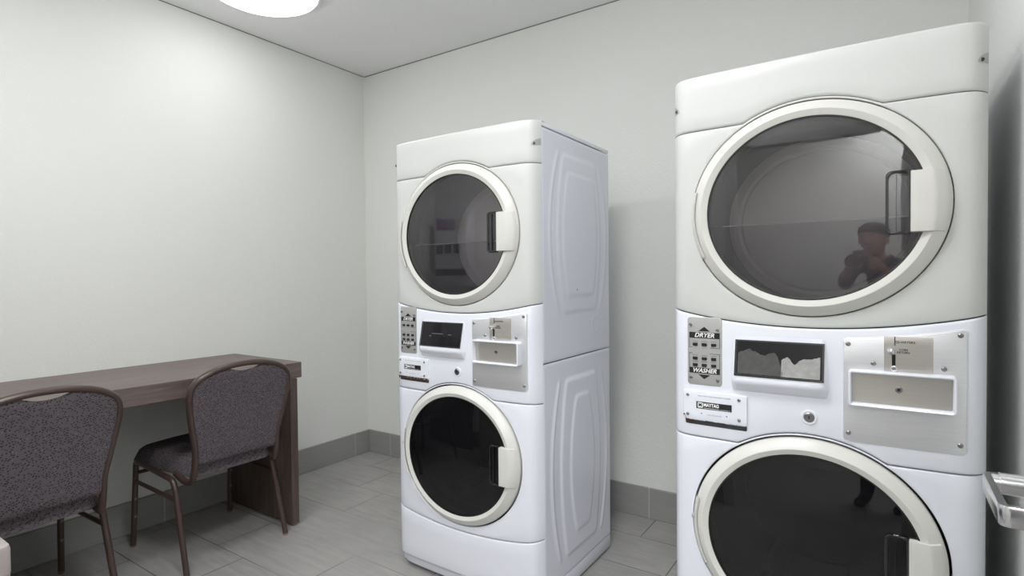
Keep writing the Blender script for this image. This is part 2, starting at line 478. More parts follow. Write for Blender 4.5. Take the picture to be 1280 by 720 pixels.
def side_height(y, z, cz, hh, wA, wI, wO, amp):
    sst = lambda v: 0 if v <= 0 else (1 if v >= 1 else v * v * (3 - 2 * v))
    yc = 0.285; dy = abs(y - yc); dz = abs(z - cz)
    def barrel(w0, w1, h):
        q = min(1.0, dz / h); w = w0 - (w0 - w1) * q * q
        # soft-min for rounded corners
        a = w - dy; b = h - dz; k = 0.02
        hmix = max(0, min(1, 0.5 + 0.5 * (b - a) / k)); return b * (1 - hmix) + a * hmix - k * hmix * (1 - hmix)
    s = barrel(wA[0], wA[1], hh); h = amp * sst(s / 0.016)
    s = barrel(wI[0], wI[1], hh * 0.79); h += amp * 0.9 * sst(s / 0.014)
    q = min(1.0, dz / hh); w = wO[0] - (wO[0] - wO[1]) * q * q
    fade = sst((hh * 1.02 - dz) / 0.03)
    h += amp * 0.9 * exp(-((dy - w) / 0.0085) ** 2) * fade
    return h

def side_panel(bm, xs, sgn, z0, z1, cz, hh, wA, wI, wO, amp, disc=None):
    ny, nz = 96, int((z1 - z0) / 0.0065); rows = []
    for i in range(nz + 1):
        z = z0 + (z1 - z0) * i / nz; row = []
        for j in range(ny + 1):
            y = D * j / ny
            h = side_height(y, z, cz, hh, wA, wI, wO, amp)
            if disc:
                d = sqrt((y - disc[0]) ** 2 + (z - disc[1]) ** 2); h += 0.0022 * exp(-((d - 0.030) / 0.0035) ** 2)
            m = min(y, D - y, z - z0, z1 - z); rd = 0.0022 * (1 - min(1, m / 0.006)) ** 2
            row.append(bm.verts.new((xs + sgn * (h - rd), y, z)))
        rows.append(row)
    grid_faces(bm, rows)

def make_machine(name, label, group, torn, shift_rust):
    t = thing(name, label, 'washing machine', (0, 0, 0), 0, group)
    P = lambda n, bm, m, par=None, **k: obj(n, bm, M[m] if isinstance(m, str) else m, par or t, **k)
    # --- cabinets (open fronted shells with stamped side panels)
    for nm, z0, z1, cz, hh, wA, wI, wO, amp, disc in (
            ('washer_cabinet', 0.066, 0.873, 0.465, 0.338, (0.176, 0.132), (0.108, 0.060), (0.232, 0.172), 0.0052, None),
            ('dryer_cabinet', 0.877, 1.699, 1.338, 0.300, (0.190, 0.142), (0.150, 0.110), (0.236, 0.170), 0.0030, (0.420, 0.986))):
        bm = bmesh.new()
        side_panel(bm, W, 1, z0, z1, cz, hh, wA, wI, wO, amp, disc)
        side_panel(bm, 0, -1, z0, z1, cz, hh, wA, wI, wO, amp, disc)
        e = 0.002
        box(bm, e, W - e, D - 0.004, D - 0.001, z0 + e, z1 - e)
        box(bm, e, W - e, 0.002, D - 0.002, z0 + 0.001, z0 + 0.004); box(bm, e, W - e, 0.002, D - 0.002, z1 - 0.004, z1 - 0.001)
        cab = P(nm, bm, 'enamel', angle=60)
        if nm == 'dryer_cabinet':
            bm = bmesh.new(); lathe(bm, [(0.004, 0), (0.0035, 0.0015), (0.0003, 0.002)], seg=10)
            bm.transform(Matrix.Translation((W, 0.249, 1.130)) @ Matrix.Rotation(pi / 2, 4, 'Y') @ Matrix.Scale(1.0, 4)); bm.transform(Matrix.Translation((0.0042, 0, 0)))
            P('rust_spot', bm, 'rust', cab)
    # --- base plinth and front toe board
    P('plinth', newbox(0.001, W - 0.001, 0.0, D - 0.002, 0.010, 0.0635, bev=0.003), 'enamel')
    bm = bmesh.new(); sheet(bm, [(x, 0) for x in [0.028 + (W - 0.056) * k / 40 for k in range(41)]], lambda x: (0.016, True), lambda x: (0.085, True), -0.026, 0.02)
    P('toe_board', bm, 'enamel')
    for fx in (0.06, W - 0.06):
        for fy in (0.05, D - 0.06):
            bm = bmesh.new(); disc_lathe(bm, [(0.0001, 0), (0.021, 0.0), (0.021, 0.006), (0.012, 0.009), (0.012, 0.02)], seg=16, c=(fx, fy, 0.0)); P('levelling_foot', bm, 'dark')
    # --- lid
    P('lid', newbox(0.001, W - 0.001, -0.004, D, 1.7035, HM - 0.001, bev=0.003), 'enamel')
    # --- dark backing visible in the seams
    for (z0, z1) in ((0.18, 0.30), (0.735, 0.745), (1.03, 1.10), (1.565, 1.580)):
        bm = bmesh.new(); sheet(bm, cols_for(0.002, W - 0.002), lambda x: (z0, False), lambda x: (z1, False), -0.016)
        P('seam_gasket', bm, 'dark')
    # --- front panels
    allc = cols_for(0, W)
    bm = bmesh.new(); sheet(bm, allc, lambda x: (0.062 + 0.012 * (1 - min(1, x / 0.02, (W - x) / 0.02)), True), lambda x: (KSEAM(x) - GAP, True), 0, 0.02, 0.006)
    P('kick_panel', bm, 'enamel')
    # washer front: arches up around its door
    hr = 0.2655
    def arch(x, base, cz, rz):
        e = ell(x, cz, rz); return max(base, e[1]) if e else base
    bm = bmesh.new(); cc = holed(holed(allc, LZ, hr), LZ, 0.2715)
    sheet(bm, cc, lambda x: (KSEAM(x) + GAP, True), lambda x: ((ell(x, LZ, hr)[0], True) if ell(x, LZ, hr) else (LZ, False)), 0, 0.03, 0.005)
    sheet(bm, cc, lambda x: ((ell(x, LZ, hr)[1], True) if ell(x, LZ, hr) else (LZ, False)), lambda x: (arch(x, 0.7385, LZ, 0.2705) - GAP, True), 0, 0.02, 0.004)
    P('washer_front_panel', bm, 'enamel')
    bm = bmesh.new(); cc = holed(allc, LZ, 0.2705)
    sheet(bm, cc, lambda x: (arch(x, 0.7385, LZ, 0.2705) + GAP, True), lambda x: (SEAM(x) - GAP, True), 0.002, 0.02, 0.006)
    P('control_panel', bm, 'enamel')
    bm = bmesh.new(); cc = holed(holed(allc, UZ, hr), UZ, 0.2715)
    sheet(bm, cc, lambda x: (SEAM(x) + GAP, True), lambda x: ((ell(x, UZ, hr)[0], True) if ell(x, UZ, hr) else (UZ, False)), 0, 0.03, 0.004)
    sheet(bm, cc, lambda x: ((ell(x, UZ, hr)[1], True) if ell(x, UZ, hr) else (UZ, False)), lambda x: (arch(x, 1.572, UZ, 0.2715) - GAP, True), 0, 0.02, 0.0045)
    P('dryer_front_panel', bm, 'cream')
    bm = bmesh.new(); cc = holed(allc, UZ, 0.2715)
    sheet(bm, cc, lambda x: (arch(x, 1.572, UZ, 0.2715) + GAP * 0.6, True), lambda x: (HM, True), 0.0005, 0.05, 0.007)
    top = P('top_panel', bm, 'cream')
    for sx in (0.018, W - 0.018):
        # scooped finger notch with a screw in it, on the rounded corner
        s = 1 if sx > 0.3 else -1
        bm = bmesh.new(); rows = []
        for a in range(9):
            u = a / 8; row = []
            xx = W / 2 + s * (W / 2 - 0.021 + 0.0205 * u)
            for b in range(9):
                v = b / 8; hgt = 0.004 + 0.020 * u ** 0.6
                z = 1.634 + hgt * v - 0.002 * (1 - u)
                row.append(bm.verts.new((xx, -(front(xx) + 0.0022) + 0.0 * v, z)))
            rows.append(row)
        grid_faces(bm, rows); nt = P('finger_notch', bm, M['signgrey'], top)
        bm = bmesh.new(); xx = W / 2 + s * (W / 2 - 0.014); lathe(bm, [(0.0042, front(xx)), (0.0042, front(xx) + 0.004), (0.0003, front(xx) + 0.0045)], seg=12, ax='y', c=(xx, 0, 1.638)); P('notch_screw', bm, 'black', nt)

    # --- drums behind the doors
    for nm, cz, dep, m1, m2 in (('dryer_drum', UZ, 0.30, 'drum', 'drumback'), ('washer_drum', LZ, 0.34, 'drumdark', 'drumdark')):
        bm = bmesh.new()
        rr = lathe(bm, [(0.285, -0.002), (0.235, 0.004), (0.225, -0.01), (0.238, -0.04), (0.240, -dep + 0.03), (0.222, -dep), (0.212, -dep), (0.205, -dep + 0.012), (0.0003, -dep + 0.012)], seg=64, ax='y', c=(CX, 0, cz), sx=EXR)
        dm = P(nm, bm, [M[m1], M[m2]], angle=40)
        for p in dm.data.polygons:
            if p.center.y > dep - 0.025: p.material_index = 1
        if nm == 'washer_drum':
            for k in range(3):
                a = pi / 2 + k * 2 * pi / 3
                bm = newbox(-0.03, 0.03, 0.06, 0.30, 0.195, 0.238, bev=0.012, seg=3); bm.transform(Matrix.Translation((CX, 0, cz)) @ Matrix.Rotation(a, 4, 'Y')); P('drum_paddle', bm, 'drumdark', dm)

    # --- doors
    for nm, cz, gm, ro, gi in (('dryer_door', UZ, 'dryer_glass', 0.2620, 0.2225), ('washer_door', LZ, 'washer_glass', 0.2590, 0.2210)):
        bm = bmesh.new()
        lathe(bm, [(ro * 0.95, 0.030), (ro, 0.032), (ro + 0.0012, 0.050), (ro - 0.0005, 0.0560), (ro - 0.004, 0.0600), (ro - 0.0225, 0.0740), (ro - 0.0235, 0.0745), (ro - 0.0245, 0.0746), (gi + 0.002, 0.0700), (gi + 0.0008, 0.0695), (gi, 0.068), (gi - 0.001, 0.060)], seg=112, ax='y', c=(CX, 0, cz), sx=EXR)
        dr = P(nm, bm, 'ring', angle=14)
        bm = bmesh.new()
        lathe(bm, [(gi + 0.001, 0.0660), (gi * 0.9, 0.0668), (gi * 0.7, 0.0684), (gi * 0.45, 0.0698), (gi * 0.2, 0.0706), (0.0003, 0.0709)], seg=96, ax='y', c=(CX, 0, cz), sx=EXR)
        P('door_glass', bm, gm, dr)
        bm = bmesh.new(); lathe(bm, [(gi + 0.0022, 0.0672), (gi + 0.0005, 0.0694), (gi - 0.0030, 0.0690), (gi - 0.0032, 0.066)], seg=96, ax='y', c=(CX, 0, cz), sx=EXR)
        P('glass_gasket', bm, 'black', dr)
        # pull handle on the right of the ring
        bm = bmesh.new(); hh = 0.0695; x0 = 0.545; rows = []
        NV, NU = 14, 14
        for i in range(NV + 1):
            v = -1 + 2 * i / NV; z = cz + hh * v; q = (ro - 0.002)
            x1 = CX + q * EXR * sqrt(1 - ((z - cz) / q) ** 2); row = []
            for j in range(NU + 1):
                u = j / NU; x = x0 + (x1 - x0) * u
                b = min(1, min(i, NV - i) / 1.0) * min(1, min(j, NU - j) / 1.0)
                ed = min(i, NV - i) == 1 or min(j, NU - j) == 1
                dpt = 0.058 if b == 0 else (0.0805 if ed else 0.0825)
                zz = z
                if ed and b:  # pull the first inner loop out to the rim so the rim stays crisp
                    if i == 1: zz = cz - hh + 0.0025
                    if i == NV - 1: zz = cz + hh - 0.0025
                    if j == 1: x = x0 + 0.002
                    if j == NU - 1: x = x1 - 0.004
                if u > 0.62 and b: dpt -= (u - 0.62) * 0.048
                row.append(bm.verts.new((x, -dpt, zz)))
            rows.append(row)
        grid_faces(bm, rows); P('door_handle', bm, 'ring', dr, angle=30)
        # smoked finger recess beside the handle
        bm = bmesh.new(); rows = []
        x0, x1, z0, z1 = 0.500, 0.548, cz - 0.0725, cz + 0.0715
        def loop(ins, dpt, rad=0.012):
            pts = []
            for cx_, cz_, a0 in ((x1 - ins - rad * .4, z1 - ins - rad * .4, 0), (x0 + ins + rad, z1 - ins - rad, 90), (x0 + ins + rad, z0 + ins + rad, 180), (x1 - ins - rad * .4, z0 + ins + rad * .4, 270)):
                rd = rad if a0 in (90, 180) else rad * .4
                for k in range(6):
                    a = math.radians(a0 + 18 * k); pts.append(bm.verts.new((cx_ + rd * cos(a), -dpt, cz_ + rd * sin(a))))
            return pts
        rows = [loop(0, 0.068), loop(0.0005, 0.0725), loop(0.003, 0.0735), loop(0.006, 0.0725), loop(0.0065, 0.045)]
        grid_faces(bm, rows, close_u=True); bm.faces.new(rows[-1])
        P('handle_recess', bm, 'pocket', dr)
        bm = bmesh.new(); lp = []
        box(bm, 0.520, 0.5215, -0.0725, -0.050, z0 + 0.008, z1 - 0.008); P('recess_rib', bm, 'pocket', dr)
        if nm == 'dryer_door':
            bm = bmesh.new(); zb = 1.309; xa = 0.045 / 1
            hw = gi * EXR * sqrt(1 - ((zb - cz) / gi) ** 2) * 0.86
            box(bm, CX - hw, CX + hw, -0.052, -0.049, zb - 0.0011, zb + 0.0011); P('inner_pane_edge', bm, 'signgrey', dr)
            bm = bmesh.new(); pts = []
            for k in range(41):
                a = pi + pi * k / 40; pts.append((CX + gi * 0.98 * EXR * cos(a), min(zb, cz + gi * 0.98 * sin(a))))
            vs = [bm.verts.new((x, -0.050, z)) for x, z in pts]; bm.faces.new(vs); P('inner_pane', bm, 'lint', dr)
        # hinge cover on the left of the ring
        bm = bmesh.new(); rows = []
        for k in range(13):
            a = math.radians(166 + 40 * k / 12); rows.append([bm.verts.new((CX + r * EXR * cos(a), -h, cz + r * sin(a))) for r, h in ((ro + 0.003, 0.034), (ro + 0.0035, 0.052), (ro - 0.001, 0.0625), (ro - 0.006, 0.069), (ro - 0.008, 0.066))])
        grid_faces(bm, rows); hc = P('hinge_cover', bm, 'ring', dr)
        if nm == 'washer_door':
            bm = bmesh.new(); box(bm, CX - 0.2835, CX - 0.274, -0.060, -0.046, cz + 0.0, cz + 0.010, bev=0.002); P('hinge_pin', bm, 'signgrey', dr)

    # --- control sign
    sg = bmesh.new(); plate(sg, 0.047, 0.140, lambda x: 0.882, lambda x: 1.0665, 0.0035, 0.009, 0.006); sg = P('control_sign', sg, 'signgrey')
    o = 0.0042
    bm = bmesh.new(); rect(bm, 0.0525, 0.1345, 1.0095, 1.0255, o); P('dryer_band', bm, 'black', sg)
    bm = bmesh.new(); rect(bm, 0.0525, 0.1345, 0.9135, 0.9290, o); P('washer_band', bm, 'black', sg)
    bm = bmesh.new(); flatpoly(bm, [(0.0775, 1.0285), (0.1095, 1.0285), (0.0935, 1.0410)], o); P('up_arrow', bm, 'black', sg)
    bm = bmesh.new(); flatpoly(bm, [(0.0775, 0.9105), (0.0935, 0.8985), (0.1095, 0.9105)], o); P('down_arrow', bm, 'black', sg)
    for z0, z1 in ((0.9835, 1.0255), (0.9135, 0.9685)):
        bm = bmesh.new(); w = 0.0011; A = [(0.0525, z0), (0.1345, z0), (0.1345, z1), (0.0525, z1)]; B = [(0.0525 + w, z0 + w), (0.1345 - w, z0 + w), (0.1345 - w, z1 - w), (0.0525 + w, z1 - w)]
        grid_faces(bm, [[bm.verts.new(frontpt(x, z, o - 0.0001)) for x, z in A], [bm.verts.new(frontpt(x, z, o - 0.0001)) for x, z in B]], close_u=True); P('printed_outline', bm, 'black', sg)
    P('lettering', text_bm('DRYER', 0.0935, 1.0175, 0.0165, o + 0.0004, 0.28, 0.00035, xs=1.05), 'white_print', sg)
    P('lettering', text_bm('WASHER', 0.0935, 0.9213, 0.0158, o + 0.0004, 0.28, 0.00035, xs=1.02), 'white_print', sg)
    for bz, in ((0.9925,), (0.9545,), (0.9365,)):
        for bx in (0.0690, 0.0935, 0.1185):
            bm = bmesh.new(); plate(bm, bx - 0.0068, bx + 0.0068, bz - 0.0042, bz + 0.0042, o + 0.003, 0.0018, 0.006, 0.0008, 4); P('button', bm, 'black', sg)
    for bz in (1.0005, 0.9622, 0.9448):
        for bx in (0.0690, 0.0935, 0.1185):
            bm = bmesh.new(); rect(bm, bx - 0.0085, bx + 0.0085, bz, bz + 0.0012, o); P('button_legend', bm, 'grey_print', sg)
    for x, z in ((0.0565, 1.046), (0.1290, 1.034), (0.0565, 0.9020), (0.1290, 0.8985)): P('screw', screw_bm(x, z, 0.0045, 0.0045), 'screwm', sg)

    # --- name plate in a shallow box with rust along its lower edge
    pl = bmesh.new(); plate(pl, 0.036, 0.2035, 0.7850, 0.8655, 0.0085, 0.006, 0.012, 0.0015); pl = P('name_plate', pl, 'enamel')
    o = 0.0092
    bm = bmesh.new(); rect(bm, 0.0730, 0.1660, 0.8185, 0.8375, o); P('logo_band', bm, 'black', pl)
    P('lettering', text_bm('MAYTAG', 0.1130, 0.8295, 0.0125, o + 0.0005, 0.0, 0.00045, xs=0.80), 'white_print', pl)
    P('lettering', text_bm('L A U N D R Y', 0.1490, 0.8208, 0.0042, o + 0.0005), 'white_print', pl)
    bm = bmesh.new(); rect(bm, 0.0930, 0.1335, 0.8208, 0.8217, o + 0.0005); P('underline', bm, 'white_print', pl)
    bm = bmesh.new(); plate(bm, 0.0760, 0.0915, 0.8208, 0.8352, o + 0.0006, 0.003, 0.002, 0.0003, 6); em = P('emblem', bm, 'white_print', pl)
    bm = text_bm('M', 0.0838, 0.8285, 0.0118, o + 0.0012, 0, 0.0006, xs=1.0); P('emblem_mark', bm, 'black', pl)
    P('fine_print', text_bm('HEAVY DUTY MULTI EFFICIENCY WASHER', 0.1200, 0.8530, 0.0045, o), 'grey_print', pl); P('fine_print', text_bm('CALL FOR SERVICE', 0.1210, 0.8035, 0.0045, o), 'grey_print', pl)
    for x in (0.0870, 0.1530):
        bm = bmesh.new(); rect(bm, x - 0.0018, x + 0.0018, 0.8045, 0.8070, o); P('printed_mark', bm, 'black', pl)
    for x, z in ((0.0490, 0.8530), (0.1840, 0.8530), (0.0490, 0.8000), (0.1840, 0.8000)): P('screw', screw_bm(x, z, 0.009, 0.0042), 'screwm', pl)
    # dark strip painting in the recess's shade, and rust, below the plate
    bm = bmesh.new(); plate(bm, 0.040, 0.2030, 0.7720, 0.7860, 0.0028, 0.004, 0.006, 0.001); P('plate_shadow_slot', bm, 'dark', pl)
    bm = bmesh.new(); lo = []; hi = []; rnd = random.Random(5 + shift_rust); n = 40
    for k in range(n + 1):
        u = k / n; x = 0.036 + 0.166 * u
        amt = (0.35 + 0.65 * rnd.random()) * (1.0 if shift_rust else (1.0 if u < 0.16 else 0.05 + 0.18 * (0.35 < u < 0.7)))
        top_ = 0.7895 if shift_rust else 0.786 + (0.012 if u < 0.05 else 0)
        hi.append(bm.verts.new(frontpt(x, top_ + 0.0015 * rnd.random(), 0.0098))); lo.append(bm.verts.new(frontpt(x, top_ - (0.0025 if shift_rust else 0.0008) - 0.012 * amt, 0.0065)))
    grid_faces(bm, [lo, hi]); P('rust_stain', bm, 'rust', pl)

    # --- display in its wedge bezel
    bm = bmesh.new(); rows = []
    xa, xb = 0.158, 0.393; zt, zb2 = 1.024, 0.876; N = 22
    def wedge(z):   # extra depth of the bezel: grows to its lower lip then returns
        u = (zt - z) / (zt - zb2)
        return 0.0015 + 0.025 * min(1, u / 0.78) if u < 0.78 else 0.0265 * (1 - ((u - 0.78) / 0.22) ** 1.5) + 0.0005
    zs = [zt - (zt - zb2) * k / 26 for k in range(27)]
    for k in range(N + 1):
        u = k / N; x = xa + (xb - xa) * u; e = min(1, min(u, 1 - u) / 0.07); e = e * e * (3 - 2 * e)
        rows.append([bm.verts.new(frontpt(x, z, (wedge(z) * e if 0 < e else -0.006) - (0.006 if e == 0 else 0))) for z in [zt + 0.004] + zs + [zb2 - 0.004]])
        for v in (rows[-1][0], rows[-1][-1]): v.co.y += 0.012
    grid_faces(bm, rows); bz = P('display_bezel', bm, 'enamel', angle=50)
    SZ0, SZ1, SX0, SX1 = 0.9245, 1.008, 0.1790, 0.3755
    spt = lambda x, z, e=0.0: frontpt(x, z, wedge(z) + e)
    def wrect(bm, x0, x1, z0, z1, e, n=8):
        ra = []
        for zz in (z0, z1): ra.append([bm.verts.new(spt(x0 + (x1 - x0) * k / n, zz, e)) for k in range(n + 1)])
        grid_faces(bm, ra)
    bm = bmesh.new(); wrect(bm, SX0, SX1, SZ0, SZ1, 0.0012); scr = P('display_screen', bm, 'screen', bz)
    bm = bmesh.new(); w = 0.0042
    for a in ((SX0 - w, SX1 + w, SZ1, SZ1 + w), (SX0 - w, SX1 + w, SZ0 - w, SZ0), (SX0 - w, SX0, SZ0, SZ1), (SX1, SX1 + w, SZ0, SZ1)): wrect(bm, *a, 0.0022)
    P('display_frame', bm, 'black', bz)
    if torn:
        for seed, x0, x1, mt in ((1, SX0 + 0.004, SX0 + 0.110, 'paper_dark'), (2, SX0 + 0.107, SX0 + 0.192, 'paper')):
            rnd = random.Random(seed); bm = bmesh.new(); lo = []; hi = []; n = 26
            for k in range(n + 1):
                u = k / n; x = x0 + (x1 - x0) * u
                if seed == 1:
                    h = 0.066 - 0.024 * min(1, abs(u - 0.25) * 2) + (0.018 * exp(-((u - 0.78) / 0.12) ** 2)) - (0.03 * max(0, u - 0.9) * 10)
                else: h = 0.036 + 0.012 * exp(-((u - 0.12) / 0.12) ** 2) + 0.018 * u - (0.010 * exp(-((u - 0.35) / 0.08) ** 2))
                h += 0.003 * (rnd.random() - 0.5)
                lo.append(bm.verts.new(spt(x, SZ0 + 0.002, 0.0018))); hi.append(bm.verts.new(spt(x, SZ0 + h, 0.0018)))
            grid_faces(bm, [lo, hi]); P('torn_sticker', bm, mt, bz)
    else:
        for q in ((0.232, 0.290, 0.968, 0.9695), (0.222, 0.230, 0.958, 0.960), (0.315, 0.330, 0.966, 0.9675)):
            bm = bmesh.new(); wrect(bm, *q, 0.0017); P('faint_print', bm, 'grey_print', bz)

    # --- key lock
    bm = bmesh.new(); y = front(0.346)
    lathe(bm, [(0.0185, y - 0.002), (0.0185, y + 0.003), (0.0165, y + 0.005), (0.0125, y + 0.0045), (0.0120, y + 0.003)], seg=28, ax='y', c=(0.346, 0, 0.829)); kl = P('lock_collar', bm, 'enamel')
    bm = bmesh.new(); lathe(bm, [(0.0118, y - 0.002), (0.0118, y + 0.0055), (0.010, y + 0.0068), (0.0070, y + 0.0068), (0.0062, y + 0.0048), (0.0003, y + 0.0046)], seg=24, ax='y', c=(0.346, 0, 0.829)); P('lock_cylinder', bm, 'screwm', kl)
    bm = newbox(0.3445, 0.3475, -(y + 0.0056), -(y + 0.003), 0.8255, 0.8325); P('keyhole', bm, 'black', kl)

    # --- coin plate
    cp = bmesh.new(); plate(cp, 0.4180, 0.6490, 0.7840, lambda x: SEAM(x) - 0.0225, 0.0048, 0.011, 0.008, 0.0015, 24); cp = P('coin_plate', cp, 'steel')
    bm = bmesh.new(); plate(bm, 0.4155, 0.6515, 0.7815, lambda x: SEAM(x) - 0.0200, 0.0030, 0.013, 0.006, 0.0012, 24); P('plate_rim', bm, 'enamel', cp)
    for x, z in ((0.4280, 1.0150), (0.6370, 1.0440), (0.4780, 0.9720), (0.6085, 0.9690), (0.4290, 0.8040), (0.6375, 0.8040)): P('screw', screw_bm(x, z, 0.0052, 0.0055), 'screwm', cp)
    bm = bmesh.new(); plate(bm, 0.4985, 0.5890, 0.9575, 1.0370, 0.0068, 0.001, 0.004, 0.0006, 10); mech = P('coin_mechanism', bm, 'steel_warm', cp)
    bm = bmesh.new(); rect(bm, 0.5180, 0.5200, 1.0165, 1.0365, 0.0074); P('coin_slot', bm, 'black', mech)
    bm = bmesh.new(); rect(bm, 0.5135, 0.5205, 0.9680, 0.9960, 0.0074); P('lever_slot', bm, 'black', mech)
    P('lettering', text_bm('QUARTERS', 0.5385, 1.0245, 0.0074, 0.0076, 0, 0.00012), 'black', mech); P('lettering', text_bm('COIN', 0.5350, 1.0072, 0.0064, 0.0076, 0, 0.00012), 'black', mech); P('lettering', text_bm('RETURN', 0.5350, 1.0008, 0.0064, 0.0076, 0, 0.00012), 'black', mech)
    y = front(0.511) + 0.0068
    bm = bmesh.new(); lathe(bm, [(0.004, y - 0.002), (0.004, y + 0.004), (0.0075, y + 0.006), (0.0080, y + 0.010), (0.0055, y + 0.014), (0.0003, y + 0.0155)], seg=18, ax='y', c=(0.5120, 0, 1.0035)); P('return_button', bm, 'chrome', mech)
    bm = bmesh.new(); lathe(bm, [(0.0075, y - 0.002), (0.0075, y + 0.002), (0.0050, y + 0.003), (0.0046, y + 0.001), (0.0003, y + 0.001)], seg=6, ax='y', c=(0.5175, 0, 0.9635)); P('slot_nut', bm, 'chrome', mech)
    # white coin tray frame standing proud, steel door inside
    bm = bmesh.new(); rows = []
    tx0, tx1, tz0, tz1 = 0.4285, 0.6300, 0.8720, 0.9560
    def rl(ins, dep, rad):
        pts = []
        for cx_, cz_, a0 in ((tx1 - ins - rad, tz1 - ins - rad, 0), (tx0 + ins + rad, tz1 - ins - rad, 90), (tx0 + ins + rad, tz0 + ins + rad, 180), (tx1 - ins - rad, tz0 + ins + rad, 270)):
            for k in range(6):
                a = math.radians(a0 + 18 * k); x = cx_ + rad * cos(a); pts.append(bm.verts.new((x, -(front(0.52) + dep), cz_ + rad * sin(a))))
        return pts
    rows = [rl(-0.001, -0.014, 0.009), rl(0, 0.022, 0.008), rl(0.0008, 0.0245, 0.0075), rl(0.0030, 0.0255, 0.006), rl(0.0055, 0.0245, 0.004), rl(0.0064, 0.022, 0.003), rl(0.0072, 0.004, 0.003)]
    grid_faces(bm, rows, close_u=True); tr = P('coin_tray_frame', bm, 'enamel', cp)
    bm = newbox(tx0 + 0.0075, tx1 - 0.0075, -(front(0.52) + 0.0075), -(front(0.52) + 0.001), tz0 + 0.0075, tz1 - 0.0075); P('coin_box_door', bm, 'steel_warm', cp)
    bm = bmesh.new(); y = front(0.52) + 0.0075
    lathe(bm, [(0.0072, y - 0.001), (0.0072, y + 0.0015), (0.0050, y + 0.0025), (0.0046, y + 0.0008), (0.0003, y + 0.0008)], seg=18, ax='y', c=(0.5270, 0, 0.9160)); P('coin_box_lock', bm, 'screwm', cp)
    bm = bmesh.new(); lathe(bm, [(0.0030, y + 0.0009), (0.0003, y + 0.0011)], seg=10, ax='y', c=(0.5270, 0, 0.9160)); P('coin_box_keyhole', bm, 'black', cp)
    # centre the local origin on the base
    for c in t.children: c.location = (-W / 2, 0, 0)
    return t

G = 'stacked coin laundry machines'
mL = make_machine('stacked_washer_dryer', 'white stacked coin washer and dryer with its whole right side showing, nearer the table', G, False, 1)
mL.location = (-0.984 - W / 2, 1.6623, 0)
mR = make_machine('stacked_washer_dryer', 'large white stacked coin washer and dryer by the door, torn sticker on its display', G, True, 0)
mR.location = (0.1871 - W / 2, 1.5928, 0)

# ------------------------------------------------------------------ table along the left wall
tb = thing('wall_table', 'long dark brown wood laminate table standing against the left wall', 'table', (-2.64, 0.85, 0))
def at(o, bm):  # world coordinates -> coordinates under thing o
    bm.transform(Matrix.Translation(-Vector(o.location))); return bm
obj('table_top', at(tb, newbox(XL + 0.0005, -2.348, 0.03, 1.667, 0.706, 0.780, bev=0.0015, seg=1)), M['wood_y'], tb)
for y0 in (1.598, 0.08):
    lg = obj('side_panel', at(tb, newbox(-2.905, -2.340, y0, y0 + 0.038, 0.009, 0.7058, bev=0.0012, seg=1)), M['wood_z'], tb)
    for gx in (-2.36, -2.88):
        bm = bmesh.new(); disc_lathe(bm, [(0.0001, 0), (0.010, 0), (0.010, 0.004), (0.006, 0.010)], seg=14, c=(gx, y0 + 0.02, 0)); obj('glide', at(tb, bm), M['glide'], lg)

